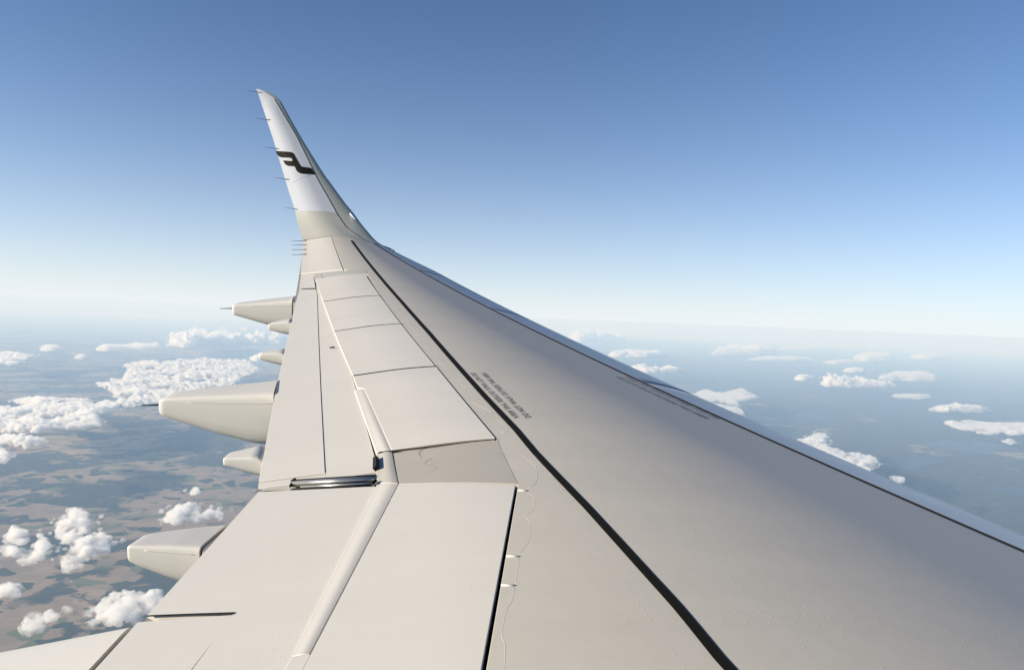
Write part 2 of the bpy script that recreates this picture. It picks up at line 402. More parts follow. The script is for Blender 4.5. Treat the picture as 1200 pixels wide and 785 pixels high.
# rounded fixed ridge that covers the flap joint
rid = lambda t, v: .006+.034*math.cos(v*math.pi/2)**.8
def ridge_off(a, b): return lambda t, v: .003+.17*(a+(b-a)*t)*math.sin(math.pi*v**1.5)
matched('spoiler_edge_fairing', line([(416, 457), (442, 531)]), line([(427, 456), (459.5, 528.5)]), M_skin2, wing, n=24, m=12, gap=(0, .002, 0, .004), offf=ridge_off(.008, .030), thick=.05)
matched('spoiler_edge_fairing', line([(442, 532), (442, 567)]), line([(460, 530), (467, 567)]), M_skin, wing, n=12, m=12, gap=(0, .003, .003, .001), offf=ridge_off(.030, .030), thick=.08)
matched('spoiler_edge_fairing', [r1, r2], [l1, l2], M_skin2, wing, n=30, m=12, gap=(0, .004, .001, .0), offf=ridge_off(.030, .016), thick=.045)
# panel between the two spoiler banks, shade of its tilt painted as darker grey
matched('kink_panel', line([(460.5, 530.5), (467.5, 567)]), line([(583, 516), (607, 567.5)]), M_kink_shade, wing, n=12, m=24, gap=(.002, .0, .003, .003), offf=lambda t, v: -.002*(1-t)*(1-v*v)+.001)
ribbon('joint_seal_shade', line([(444, 531.3), (500, 525), (583, 515.6)]), (.020, .008), M_seal_shade, wing, off=.001, surf=lambda x, y, o=0: wingP(x, y, o+.0045))  # dark ribbon painted as the shaded gap between spoiler and kink panel
# inboard spoiler
s1, s2 = line([(607, 569), (569, 785)]); sE = np.array([Hpts[-1][0], Y0])
matched('spoiler', [l1, l2, lE], [s1, s2, sE], M_skin2, wing, n=60, m=26, gap=(.003, .012, .004, 0), off=.004)
i1, i2 = ext(l1, l2, l2[1]-.004), lE
matched('skin_panel', [ext(r1, r2, l2[1]-.004), rE], [i1, i2], M_skin2, wing, n=24, m=5, gap=(0, .0, .0, 0), off=.003)

# flap gap: recess with the track rails
gp = [on_wing(339, 562), on_wing(441, 555), on_wing(441, 566.5), on_wing(339, 570.5)]
matched('track_recess', [gp[0], gp[3]], [gp[1], gp[2]], M_dark, wing, n=4, m=10, off=-.030, gap=(0, 0, 0, 0), thick=.02)
def pl(pts, off): return [wingP(*on_wing(*p), off) for p in pts]
for (a, b, r, mt, nm) in (((341, 561.8), (441, 555.6), .0055, M_seal_shade, 'track_seal'), ((342, 565.6), (441, 559.6), .014, M_metal, 'track_rail'), ((352, 569.2), (441, 564.4), .006, M_metal, 'track_rail'), ((344, 571.2), (440, 567.0), .004, M_seal_shade, 'track_seal')):
    V, F = tube(pl([a, b], -.006), r, 10); mesh_obj(nm, V, F, mt, wing)
for (a, b, w) in (((441, 539), (441, 552), .020), ((436, 570), (441, 566), .014)):
    V, F = tube(pl([a, b], .012), w*.7, 4); mesh_obj('seal_block', V, F, M_seal_shade, wing, smooth=False)
V, F = tube(pl([(340, 569), (343, 562.5), (346, 560.5)], -.002), .006, 8); mesh_obj('track_seal', V, F, M_seal_shade, wing)

# black walkway limit stripe
ribbon('walkway_stripe', line([(412, 282), (442, 320.8), (472.5, 356), (503.5, 391), (536, 428.5), (569.5, 466), (604.5, 503), (640, 544), (690, 596), (730, 640), (768, 682), (786, 701.5), (800, 717.5), (820, 742), (855, 785)])+[np.array([-2.93, 2.6]), np.array([-2.7, Y0])], (.039, .028), M_black, wing)

# stencilled warnings
def stencil(text, base0, base1, cap0, cap1, bold=0.0):
    cu = bpy.data.curves.new('stencil', 'FONT'); cu.body = text; cu.size = 1.0; cu.fill_mode = 'FRONT'; cu.offset = bold; cu.resolution_u = 3; cu.space_character = 1.12
    to = bpy.data.objects.new('tmp', cu); COL.objects.link(to)
    dg = bpy.context.evaluated_depsgraph_get(); dg.update()
    me = bpy.data.meshes.new_from_object(to.evaluated_get(dg)); bpy.data.objects.remove(to)
    co = np.array([v.co[:] for v in me.vertices]); x0, x1 = co[:, 0].min(), co[:, 0].max(); y0, y1 = 0.0, co[:, 1].max()
    a0, a1, c0, c1 = line([base0, base1, cap0, cap1])
    for v, c in zip(me.vertices, co):
        u = (c[0]-x0)/(x1-x0); w = (c[1]-y0)/(y1-y0)
        p = (a0*(1-u)+a1*u)*(1-w)+(c0*(1-u)+c1*u)*w
        v.co = wingP(*p, .0025)
    me.materials.clear(); me.materials.append(M_ink); me.name = 'warning_stencil'
    o = bpy.data.objects.new('warning_stencil', me); COL.objects.link(o); o.parent = wing
    return o
TXT = 'DO NOT WALK OUTSIDE THIS AREA'
st = stencil(TXT, (550.5, 437.5), (602.5, 490.5), (556.5, 437.3), (608.5, 489.3), 0)
st['label'] = 'first warning line, beside the black walkway stripe'
st = stencil(TXT, (622.0, 488.8), (569.0, 437.0), (615.8, 490), (563, 437.2), 0)
st['label'] = 'inverted warning line, beside the black walkway stripe'
st = stencil(TXT, (721.5, 441.8), (826, 490.8), (725.3, 441.5), (832.5, 490.6), 0)
st['label'] = 'first warning line, beside the slat joint'
st = stencil(TXT, (843.0, 490.2), (735, 441.8), (838.5, 490.8), (731, 441.6), 0)
st['label'] = 'inverted warning line, beside the slat joint'

# sealant edges, hinge clips
def beads(name, lists, r, mat, smooth=True):
    for L_ in lists:
        P = line(L_); P = smoothline(P, 2) if smooth else P
        mesh_obj(name, *bead(P, r, 5, -r*.45), mat, wing)
beads('sealant_edge', [
    [(618, 573), (627, 568), (629, 563), (630, 549), (624, 543), (612, 533)],
    [(618, 577), (626, 582), (626, 590), (625, 599), (615, 604), (621, 611), (622, 622), (619, 637), (611, 645), (608, 649)],
    [(608.5, 653), (606, 670), (604, 685)],
    [(603, 688), (600, 706), (593, 713), (589, 735), (587, 746), (592, 751), (592, 770), (590, 800)],
    [(587, 506), (594, 508), (595, 503), (588, 494), (582, 491)],
    [(575, 488), (577, 484), (572, 480), (564, 477), (556, 473), (554, 468)],
    [(545, 460), (547, 455), (540, 450), (538, 446)],
    [(528, 441), (524, 436), (521, 428), (513, 424), (508, 415), (502, 409), (497, 404)],
    [(489, 395), (487, 388), (478, 381), (474, 372), (463, 362)]], .0012, M_bead)
z4 = lambda L_: [(380+.2547*a, 400+.2547*b) for a, b in L_]
beads('sealant_squiggle', [
    z4([(470, 488), (450, 495), (437, 507), (434, 518), (447, 532)]),
    z4([(497, 538), (476, 545), (458, 560), (475, 568), (500, 575), (527, 582), (515, 592), (495, 598), (477, 601), (480, 608)]),
    z4([(500, 613), (506, 621), (492, 630), (470, 634), (465, 641), (478, 645), (488, 649)])], .0016, M_beadd)
for a, b in (((607, 574.5), (618, 575)), ((593.5, 651.5), (608, 652)), ((587.3, 685.5), (603, 686))):
    V, F = tube(pl([a, b], .000), .0040, 8); o = mesh_obj('hinge_cover', V, F, M_fair, wing)
V, F = tube(pl([(386.5, 407.8), (392, 407.2)], .004), .006, 6); mesh_obj('drain_fitting', V, F, M_dark, wing)
# seal strip in the gap ahead of the spoilers
matched('hinge_seal', line([(606.0, 569), (568.0, 785)])+[sE-np.array([.012, 0])], line([(608, 569), (570, 785)])+[sE+np.array([.004, 0])], M_seal_shade, wing, n=30, m=3, off=-.012, gap=(0, 0, 0, 0))
# rivets
B = Bag()
def rivet(x, y, r=.0042, off=0.0):
    c = wingP(x, y, off+.0010); n = 6; V = [c+np.array([0, 0, .0])]+[wingP(x+r*math.cos(k*math.pi/3), y+r*math.sin(k*math.pi/3), off) for k in range(n)]
    B.add(V, [(0, k+1, (k+1) % n+1) for k in range(n)])
for s in (.06, .13, .20, .27, .34, .41, .48, .515):
    for y in np.arange(1.6, 9.5, .07 if s > .45 else .11):
        c = seam(y)-te(y)
        if rng.random() < .8: rivet(seam(y)-s*c+rng.normal()*.001, y)
for s in (.575, .60):
    for y in np.arange(1.6, 4.4, .06): rivet(seam(y)-s*(seam(y)-te(y)), y)
for y in (1.9, 2.35, 2.8, 3.25, 3.3, 3.8, 4.3, 4.35, 5.2, 6.1, 6.15):
    for s in np.arange(.04, .62, .016):
        x = seam(y)-s*(seam(y)-te(y)); rivet(x, y)
ob = B.build('rivet_field', M_skin, wing); ob['kind'] = 'stuff'; B = Bag()
for y in np.arange(2.2, 4.5, .05):     # inboard flap spar rows
    a = te(y)+.52; rivet(a, y, off=-.004); rivet(a+.05, y, off=-.004)
for a, b in ((705, 325), (690, 340), (678, 355), (672, 375), (675, 400), (705, 412), (742, 420), (775, 422), (810, 424), (840, 310), (805, 312), (770, 316), (740, 320)):
    q_ = on_wing(280+.35*a, 540+.35*b); rivet(q_[0], q_[1], r=.003, off=.0042)
for y in (2.6, 2.66, 2.95, 3.01, 3.2, 3.26):
    for k in range(12): rivet(te(y)+.42+.045*k, y, off=-.004)
ob = B.build('rivet_field', M_skin2, wing); ob['kind'] = 'stuff'

# ------------------------------------------------------------------ winglet
TEq = on_ext([(354, 282), (353.6, 278), (348, 257), (345, 244), (337.6, 222), (320, 163), (301.5, 107)], (-7.7, .02))
LEq = on_ext([(460, 287), (436, 276), (418, 258.5), (400.5, 236.5), (377, 203), (356.6, 169), (341, 142), (327, 117)], (-6, .02)) + on_ext([(320, 111)], (-8.6, 2.95)) + on_ext([(312, 106.5)], (-8.7, 3.0)) + on_ext([(304, 104.6)], (-8.8, 3.04))
SEq = on_ext([(438, 282), (420, 276), (406, 266), (395, 250), (386, 233.6), (374, 213), (348, 160), (321.5, 115.5)], (-6.5, .02))
QT = 3.04
def fq(L_, a=None):
    L_ = np.array(sorted(L_, key=lambda p: p[1])); return lambda q: float(np.interp(q, L_[:, 1], L_[:, 0]))
TEq = [(te(YTIP), -.08)]+[p for p in TEq if p[1] > .1]+[(-8.93, 3.05)]
SEq = [(seam(YTIP), -.08)]+[p for p in SEq if p[1] > .25]
LEq = [(seam(YTIP)+slat_len(YT)*.9, -.08)]+[p for p in LEq if p[1] > .2]
xT, xS0, xL = fq(TEq), fq(SEq), fq(LEq)
def xS(q): return min(xS0(q), xL(q)-.03*(1 if q < 2.95 else .3)) if q < 2.87 else min(xS0(2.87)-(q-2.87)*1.6, xL(q)-.02)
def wl(s, q):      # upper (inboard) surface, s=0 at the strip joint, 1 at the trailing edge
    c = xS(q)-xT(q); k = 1 if q < 2.6 else max(.15, 1-(q-2.6)/.5)
    return extr(xS(q)-s*c, q, c*bulge(s)*k)
def wnose(phi, q):
    c = xS(q)-xT(q); a = max(xL(q)-xS(q), .01)*1.22; D = (.060+.0*q)*max(.35, 1-q/5)
    if q > 2.7: D *= max(.2, 1-(q-2.7)/.4)
    sl_ = -MS*.8
    return extr(xS(q)+a*math.sin(phi), q, sl_*a*math.sin(phi)-D*(1-math.cos(phi)))
def wlow(s, q):
    b = wnose(2.4, q); x = b[0]+(xT(q)-b[0])*s; p, th = spanline(q); off = (b[1:]-p)@np.array([-math.sin(th), math.cos(th)])
    return extr(x, q, off*(1-s)-.004)
def grid(fn, A, Bs):
    V = [fn(a, b) for b in Bs for a in A]; n = len(A)
    F = [(j*n+i, j*n+i+1, (j+1)*n+i+1, (j+1)*n+i) for j in range(len(Bs)-1) for i in range(n-1)]
    return V, F
QP = .79
def shell(q0, q1, n):
    B = Bag(); qs = np.linspace(q0, q1, n); sv = np.linspace(.006, 1, 20)
    B.add(*grid(wl, sv, qs)); B.add(*grid(wlow, np.linspace(0, 1, 14), qs)); return B
winglet = shell(-.072, QP, 24).build('winglet', M_root, wing)
winglet['label'] = 'grey blended root of the winglet'
tip = shell(QP, QT, 60).build('winglet_panel', M_white, winglet)
B = Bag(); qs = np.linspace(-.07, QT-.005, 80); B.add(*grid(wnose, np.r_[np.linspace(0.02, 1.5, 16), np.linspace(1.6, 2.4, 6)], qs))
B.build('winglet_leading_edge', M_strip, winglet)
# thin dark joint between the strip and the panel
def wtube(L_, r, off=.001): return tube([extr(x, q, off) for x, q in L_], r, 6)
V, F = wtube([(xS(q)-.004, q) for q in np.linspace(0, 2.86, 60)], .009, -.004); mesh_obj('joint_seal_shade', V, F, M_seal_shade, winglet)
V, F = wtube([(x, -.06) for x in np.linspace(xT(0)+.05, xT(0)+.42, 6)], .002, .012); mesh_obj('joint_seal_shade', V, F, M_seal_shade, winglet)
# airline emblem: flat black lettering on the white panel
def inv_wl(px, py, g=(.4, 1.6)): return solve_px(lambda s, q: wl(s, q), px, py, g)
em = [(213, 538), (330, 546), (346, 550), (356, 560), (364, 577), (404, 648), (413, 656), (428, 660), (487, 667), (520, 717), (425, 712), (405, 709), (391, 702), (378, 690), (362, 655), (312, 652), (298, 646), (286, 634), (273, 610), (338, 616), (346, 611), (345, 604), (335, 590), (262, 587), (245, 583), (234, 572)]
P = [inv_wl(290+.1529*a, 95+.1529*b) for a, b in em]
bm = bmesh.new(); vs = [bm.verts.new((p[0], p[1], 0)) for p in P]; f = bm.faces.new(vs); f.normal_update()
bmesh.ops.triangulate(bm, faces=[f], ngon_method='EAR_CLIP'); 
for _ in range(3):
    bmesh.ops.subdivide_edges(bm, edges=bm.edges[:], cuts=1); bmesh.ops.triangulate(bm, faces=bm.faces[:])
for v in bm.verts:
    s_, q_ = v.co.x, v.co.y; p_ = wl(s_, q_); th = spanline(q_)[1]; v.co = Vector(p_+np.array([0, -math.sin(th), math.cos(th)])*.006)
me = bpy.data.meshes.new('airline_emblem'); bm.to_mesh(me); bm.free(); me.materials.append(M_black)
eo = bpy.data.objects.new('airline_emblem', me); COL.objects.link(eo); eo.parent = winglet
# faint riveted joint across the winglet
V, F = tube([wl(s, 1.25+.25*(1-s)) for s in np.linspace(.08, .85, 20)], .003, 5); mesh_obj('panel_joint', V, F, M_skin2, winglet)
# position light faired into the leading edge
V = []; F = []; g = 12
lq = solve_px(extr, 412, 252, (-7.0, .7)); 
for i in range(g+1):
    for j in range(g):
        a = i/g*math.pi; b = j/g*2*math.pi
        lx = math.cos(a)*.085; lr = math.sin(a)*.030
        V.append(extr(lq[0]+.02+lx*.75, lq[1]-.02+lx*-.7+lr*math.cos(b)*1.0, -.012+lr*math.sin(b)))
for i in range(g):
    for j in range(g): F.append((i*g+j, i*g+(j+1) % g, (i+1)*g+(j+1) % g, (i+1)*g+j))
mesh_obj('position_light', V, F, M_glass, winglet)
# dark ribbon painting the gap shade where the flap tip meets the flap
ribbon('joint_seal_shade', line([(352, 338.6), (369.5, 338.0)]), (.022, .022), M_seal_shade, wing, off=.0008, surf=lambda x, y, o=0: wingP(x, y, o+.0012))
# static discharge wicks
def wick(P0, P1, parent, r=.006):
    V, F = tube([P0, P0*.7+P1*.3, P1], [r, r*.75, r*.45], 6); return mesh_obj('static_wick', V, F, M_dark, parent)
for (x0, y0), (x1, y1) in (((307, 109), (290.5, 106.5)), ((317, 140.8), (300, 139)), ((326.5, 174.7), (311, 172.8)), ((339, 210.5), (322, 208.3)), ((349, 245.6), (333.5, 243))):
    a = solve_px(wl, x0, y0, (.8, 2)); P0 = wl(*a); d = ray(x1, y1); t = (P0[1]-CAM[1])/d[1]; wick(P0, CAM+d*t, winglet)
for y in (282.8, 287.6, 293.2, 298.8):
    a = on_wing(359.5, y); P0 = wingP(*a, .012); d = ray(342, y-.2); t = (P0[1]-CAM[1])/d[1]; wick(P0, CAM+d*t, wing, .0065)

# ------------------------------------------------------------------ flap track fairings
def on_plane(px, py, yf):
    d = ray(px, py); t = (yf-CAM[1])/d[1]; p = CAM+d*t; return p[0], p[2]
def fairing(name, top, bot, width, slot=None, fwd=1.2, crest=.06, tipw=.45, yside=None, tilt=.12, label=None, direct=False):
    yf = yside if yside else on_wing(*top[-1])[1]
    T = sorted(top if direct else [on_plane(*p, yf) for p in top]); Bo = sorted(bot if direct else [on_plane(*p, yf) for p in bot])
    T = np.array(T); Bo = np.array(Bo); x0 = T[0][0]; x1 = T[-1][0]; xe = x1+fwd
    zt = lambda x: float(np.interp(x, T[:, 0], T[:, 1])) if x <= x1 else T[-1][1]-.07*min(1, (x-x1)/.03)-.22*(x-x1)
    sb = (Bo[-1][1]-Bo[0][1])/(Bo[-1][0]-Bo[0][0])
    def zb(x):
        if x <= Bo[-1][0]: return float(np.interp(x, Bo[:, 0], Bo[:, 1]))
        return Bo[-1][1]+sb*.25*(x-Bo[-1][0])
    Lf = x1-x0; shear = .30 if yf > YK else .035
    def section(x, shrink=0.0):
        k = (x-x0)/Lf; w = width*(tipw+(1-tipw)*min(1, max(0, k))**.8); a, b = zt(x), zb(x)
        e = min(1.0, max(0.0, (x-x0)/(.035*min(Lf, 1)))) ; rr = math.sqrt(max(1e-4, 1-(1-e)**2))*.35+.65 if e < 1 else 1
        if e <= 0: rr = .62
        cz = (a+b)/2; h = (a-b)/2*(rr) - shrink; hw = w/2*rr - shrink
        out = []
        for j in range(28):
            an = 2*math.pi*j/28+math.pi/28; cx, sz = math.cos(an), math.sin(an)
            ex = .16 if sz > 0 else .42
            ux = math.copysign(abs(cx)**ex, cx); uz = math.copysign(abs(sz)**(.16 if sz > 0 else .60), sz)
            yy = yf+w/2+ux*hw*(1-.12*max(0, -uz)); zz = cz+uz*h
            if sz > 0: zz += crest*w*(1-ux*ux)*.5+tilt*(yy-yf)
            else: zz += tilt*(yy-yf)
            out.append((x-(yy-yf)*shear*min(1, max(0, k)), yy, zz))
        return out
    def body(xa, xb, shrink=0, n=24):
        V = []; F = []; xs = np.r_[xa, xa+(xb-xa)*np.array([.004, .012, .03, .06]), np.linspace(xa+(xb-xa)*.1, xb, n)] if xa == x0 else np.linspace(xa, xb, n)
        for x in xs: V += section(x, shrink)
        m = len(xs)
        for i in range(m-1):
            for j in range(28): F.append((i*28+j, i*28+(j+1) % 28, (i+1)*28+(j+1) % 28, (i+1)*28+j))
        q = len(V); V += V[:28]+V[(m-1)*28:m*28]      # caps with edges of their own
        F.append(tuple(range(q, q+28))); F.append(tuple(range(q+28, q+56))[::-1])
        return V, F
    xs_ = te(yf)-.012 if slot else xe
    V, F = body(x0, xs_-.008 if slot else xe); o = mesh_obj(name, V, F, M_fair, wing)
    if label: o['label'] = label
    if slot:      # lengthwise lap joint with its screws
        L_ = [(x, yf-.0005, zt(x)-.16*(zt(x)-zb(x))) for x in np.linspace(x0+.25*Lf, x1-.03, 14)]
        V, F = tube(L_, .0013, 5); mesh_obj('lap_joint', V, F, M_fair, o)
    if slot:
        V, F = body(xs_+.004, xe, 0, 8); mesh_obj('fixed_nose', V, F, M_fair, o)
        V, F = body(xs_-.05, xs_+.06, .012, 3); mesh_obj('joint_seal_shade', V, F, M_seal_shade, o)
    return o, yf, (x0, zt(x0), zb(x0))
def fair_wick(f, px1, py1, k=.35):
    o, yf, (x0, a, b) = f; w = .0
    P0 = np.array([x0+.01, yf+.06, a*(1-k)+b*k]); d = ray(px1, py1); t = (P0[1]-CAM[1])/d[1]; wick(P0, CAM+d*t, o, .008)
f = fairing('flap_track_fairing', [(271, 357.5), (300, 355.5), (338, 353), (347, 352)], [(271, 369.5), (298, 378), (313, 382.5), (330, 386), (343, 388)], .38, slot=(338.5, 353), label='farthest large flap track fairing'); fair_wick(f, 258, 361.5)
f = fairing('flap_track_fairing', [(184, 469), (196, 467.2), (236, 465.3), (280, 464), (320.5, 462.5), (325, 462)], [(184, 488), (188, 490), (208, 497.5), (255.5, 513.6), (294, 524), (309, 526.5), (325, 527)], .38, slot=(321.5, 462.5), label='large flap track fairing in the middle'); fair_wick(f, 165.5, 475)
f = fairing('flap_track_fairing', [(147, 640), (156, 639.5), (200, 640), (236, 641.5)], [(147, 660), (160, 668), (197, 684), (235, 697)], .28, tilt=.0, crest=.02, slot=(236.5, 641), label='large flap track fairing nearest the wing root but one')
_a = np.array(on_plane(0, 752, 3.57)); _c = np.array(on_plane(156, 727, 3.57)); _c2 = np.array([te(3.4), S(te(3.4), 3.17)-.006])
_d = (_a-_c)/(_c[0]-_a[0]); _t = np.array([.087*.40+.0, ])
near_top = [tuple(_c2+_d*1.45), tuple(_c2+_d*.7), tuple(_c2-np.array([.004, 0]))]
near_bot = [tuple(_c2+_d*1.45-np.array([0, .10])), tuple(_c2+_d*.7-np.array([0, .30])), tuple(_c2-np.array([.004, .42]))]
f = fairing('flap_track_fairing', near_top, near_bot, .40, direct=True, slot=near_top[-1], yside=3.17, crest=.02, tilt=.10, tipw=.7, label='near flap track fairing at the photo corner')
fairing('flap_hinge_fairing', [(313.8, 380), (325, 378.5), (341, 377)], [(314.5, 387), (325, 390.5), (338, 393.5)], .2, fwd=.8)
fairing('flap_hinge_fairing', [(303, 415.5), (315, 414.5), (334, 413.5)], [(304, 422), (316, 426), (331, 430)], .2, fwd=.8)
fairing('flap_hinge_fairing', [(260.3, 537.5), (280, 536.8), (307.5, 535.6)], [(260.5, 546.5), (280, 553.5), (301.5, 560.5)], .2, fwd=.8)

# ------------------------------------------------------------------ the earth below
RE = 6.4e7; ALT = 7000.0   # curvature eased: the visible horizon is haze, not land
CEN = np.array([0.0, 0.0, -ALT-RE])
def on_shell(px, py, alt=0.0):
    d = BANK@ray(px, py); dep = math.asin(-d[2]); dep2 = math.sqrt(max(dep, 0)**2+R_(1.0)**2)
    hd = np.array([d[0], d[1], 0])/math.hypot(d[0], d[1]); d = hd*math.cos(dep2)-np.array([0, 0, math.sin(dep2)]); r = RE+alt; oc = CAM-CEN; b = oc@d; c = oc@oc-r*r; D = b*b-c
    if D <= 0: D = 0
    return CAM+d*(-b-math.sqrt(D))
def shell_z(x, y, alt=0.0): return math.sqrt((RE+alt)**2-x*x-y*y)-ALT-RE
def km_pos(N, L, scale=0.001):
    g = N.new('ShaderNodeNewGeometry'); m = N.new('ShaderNodeVectorMath'); m.operation = 'SCALE'; m.inputs['Scale'].default_value = scale
    L.new(g.outputs['Position'], m.inputs[0]); mul = N.new('ShaderNodeVectorMath'); mul.operation = 'MULTIPLY'; mul.inputs[1].default_value = (1, 1, 0)
    L.new(m.outputs[0], mul.inputs[0]); return mul.outputs[0]
def noise_n(N, L, vec, sc, det=5, rough=.55, dist=0):
    n = N.new('ShaderNodeTexNoise'); n.inputs['Scale'].default_value = sc; n.inputs['Detail'].default_value = det; n.inputs['Roughness'].default_value = rough; n.inputs['Distortion'].default_value = dist
    L.new(vec, n.inputs['Vector']); return n
def ramp(N, L, fac, a, b):
    m = N.new('ShaderNodeMapRange'); m.inputs['From Min'].default_value = a; m.inputs['From Max'].default_value = b; L.new(fac, m.inputs['Value']); return m.outputs[0]
def mixc(N, L, f, a, b):
    m = N.new('ShaderNodeMix'); m.data_type = 'RGBA'; L.new(f, m.inputs['Factor'])
    for k, v in (('A', a), ('B', b)):
        if isinstance(v, tuple): m.inputs[k].default_value = (*v, 1)
        else: L.new(v, m.inputs[k])
    return m.outputs['Result']
def ground_mat():
    m, nt, b = new_mat('forest_and_farmland'); N, L = nt.nodes, nt.links; p = km_pos(N, L)
    wv = noise_n(N, L, p, .55, 4); wsc = N.new('ShaderNodeVectorMath'); wsc.operation = 'SCALE'; wsc.inputs['Scale'].default_value = 1.6
    L.new(wv.outputs['Color'], wsc.inputs[0]); ad = N.new('ShaderNodeVectorMath'); L.new(p, ad.inputs[0]); L.new(wsc.outputs[0], ad.inputs[1]); pw = ad.outputs[0]
    # farmland share falls away towards the right (east) of the view
    sx = N.new('ShaderNodeSeparateXYZ'); L.new(p, sx.inputs[0])
    bias = ramp(N, L, sx.outputs['X'], -6, 14)
    big = noise_n(N, L, pw, .27, 7, .62)
    sub = N.new('ShaderNodeMath'); sub.operation = 'MULTIPLY_ADD'; sub.inputs[1].default_value = -.13; L.new(bias, sub.inputs[0]); L.new(big.outputs['Fac'], sub.inputs[2])
    mask = ramp(N, L, sub.outputs[0], .475, .505)
    vo = N.new('ShaderNodeTexVoronoi'); vo.inputs['Scale'].default_value = 2.2; vo.feature = 'F1'; L.new(pw, vo.inputs['Vector'])
    sv = N.new('ShaderNodeSeparateColor'); L.new(vo.outputs['Color'], sv.inputs[0])
    tan = mixc(N, L, sv.outputs[0], (.36, .27, .18), (.26, .205, .14))
    fields = mixc(N, L, ramp(N, L, sv.outputs[1], .80, .84), tan, (.15, .17, .085))
    fields = mixc(N, L, ramp(N, L, sv.outputs[2], .84, .87), fields, (.05, .065, .04))
    fn = noise_n(N, L, p, 2.2, 6, .65)
    forest = mixc(N, L, ramp(N, L, fn.outputs['Fac'], .35, .65), (.032, .045, .035), (.065, .078, .055))
    clear = noise_n(N, L, pw, 1.3, 4, .6)
    forest = mixc(N, L, ramp(N, L, clear.outputs['Fac'], .62, .66), forest, (.15, .125, .08))
    col = mixc(N, L, mask, forest, fields)
    L.new(col, b.inputs['Base Color']); b.inputs['Roughness'].default_value = .9; b.inputs['Specular IOR Level'].default_value = .1
    return m
rad = np.r_[0, 3000*np.exp(np.linspace(0, math.log(430000/3000), 90))]; nA = 144; V = [(0, 0, -ALT)]; F = []
for r in rad[1:]:
    for k in range(nA):
        a = 2*math.pi*k/nA; x, y = r*math.cos(a), r*math.sin(a); V.append((x, y, shell_z(x, y)))
for k in range(nA): F.append((0, 1+k, 1+(k+1) % nA))
for i in range(len(rad)-2):
    for k in range(nA): a = 1+i*nA; F.append((a+k, a+(k+1) % nA, a+nA+(k+1) % nA, a+nA+k))
gr = mesh_obj('ground', V, F, ground_mat()); tag(gr, 'hazy forest and farmland far below the wing', kind='structure')
for p in gr.data.polygons[:1]: pass
if gr.data.polygons[0].normal.z < 0: gr.data.flip_normals()
# lakes
def water_mat():
    m, nt, b = new_mat('lake_water'); b.inputs['Base Color'].default_value = (.03, .05, .07, 1); b.inputs['Roughness'].default_value = .5; b.inputs['Specular IOR Level'].default_value = .25; b.inputs['IOR'].default_value = 1.33; return m
M_water = water_mat()
def lake(pts):
    P = [on_shell(*p)[:2] for p in pts]; P = [np.array(p) for p in P]; Q = []
    for _ in range(4):      # fractal shoreline
        Q = []
        for a, b in zip(P, P[1:]+P[:1]):
            d = b-a; n = np.array([-d[1], d[0]]); Q += [a, (a+b)/2+n*rng.normal()*.16]
        P = Q
    bm = bmesh.new(); f = bm.faces.new([bm.verts.new((p[0], p[1], 0)) for p in P]); f.normal_update()
    bmesh.ops.triangulate(bm, faces=[f], ngon_method='EAR_CLIP')
    for v in bm.verts: v.co.z = shell_z(v.co.x, v.co.y)+22
    me = bpy.data.meshes.new('lake'); bm.to_mesh(me); bm.free(); me.materials.append(M_water)
    o = bpy.data.objects.new('lake', me); COL.objects.link(o)
    if me.polygons[0].normal.z < 0: me.flip_normals()
    return tag(o, kind='structure')
C7 = lambda L_: [(640+.4667*a, 340+.4667*b) for a, b in L_]
lake(C7([(900, 425), (940, 418), (1000, 425), (960, 436), (930, 452), (890, 440), (880, 432)]))
lake(C7([(930, 378), (990, 372), (1060, 380), (1150, 384), (1120, 398), (1050, 410), (1010, 398), (960, 390)]))
lake(C7([(1120, 500), (1170, 492), (1215, 497), (1215, 512), (1160, 512)]))
lake(C7([(560, 312), (640, 306), (700, 312), (640, 318)]))
lake([(20, 455), (60, 452), (95, 456), (60, 459)])

# ------------------------------------------------------------------ clouds
def cloud_mat(name='cumulus', dens=None):
    m, nt, b = new_mat(name); N, L = nt.nodes, nt.links
    out = [n for n in N if n.type == 'OUTPUT_MATERIAL'][0]; N.remove(b)
    v = N.new('ShaderNodeVolumePrincipled'); v.inputs['Color'].default_value = (1, 1, 1, 1); v.inputs['Density'].default_value = dens or CLOUD_D
    g = N.new('ShaderNodeNewGeometry'); km = N.new('ShaderNodeVectorMath'); km.operation = 'SCALE'; km.inputs['Scale'].default_value = .001; L.new(g.outputs['Position'], km.inputs[0])
    nz = noise_n(N, L, km.outputs[0], 3.4, 5, .68); mr = N.new('ShaderNodeMapRange'); mr.inputs['From Min'].default_value = .40; mr.inputs['From Max'].default_value = .60
    mr.inputs['To Min'].default_value = 0; mr.inputs['To Max'].default_value = 2.2*(dens or CLOUD_D); L.new(nz.outputs['Fac'], mr.inputs['Value']); L.new(mr.outputs[0], v.inputs['Density'])
    m.cycles.volume_step_rate = .12
    v.inputs['Anisotropy'].default_value = .2; L.new(v.outputs[0], out.inputs['Volume'])
    return m
M_cloud = cloud_mat(); M_thin = cloud_mat('thin_cumulus', 1/420.0)
def tex(name, scale, depth=2):
    t = bpy.data.textures.new(name, 'CLOUDS'); t.noise_scale = scale; t.noise_depth = depth; return t
_bm = bmesh.new(); bmesh.ops.create_icosphere(_bm, subdivisions=2, radius=1); ICO_V = np.array([v.co[:] for v in _bm.verts]); ICO_F = np.array([[v.index for v in f.verts] for f in _bm.faces]); _bm.free()
def in_poly(P, x, y):
    c = False; n = len(P)
    for i in range(n):
        (x1, y1), (x2, y2) = P[i], P[i-1]
        if (y1 > y) != (y2 > y) and x < (x2-x1)*(y-y1)/(y2-y1)+x1: c = not c
    return c
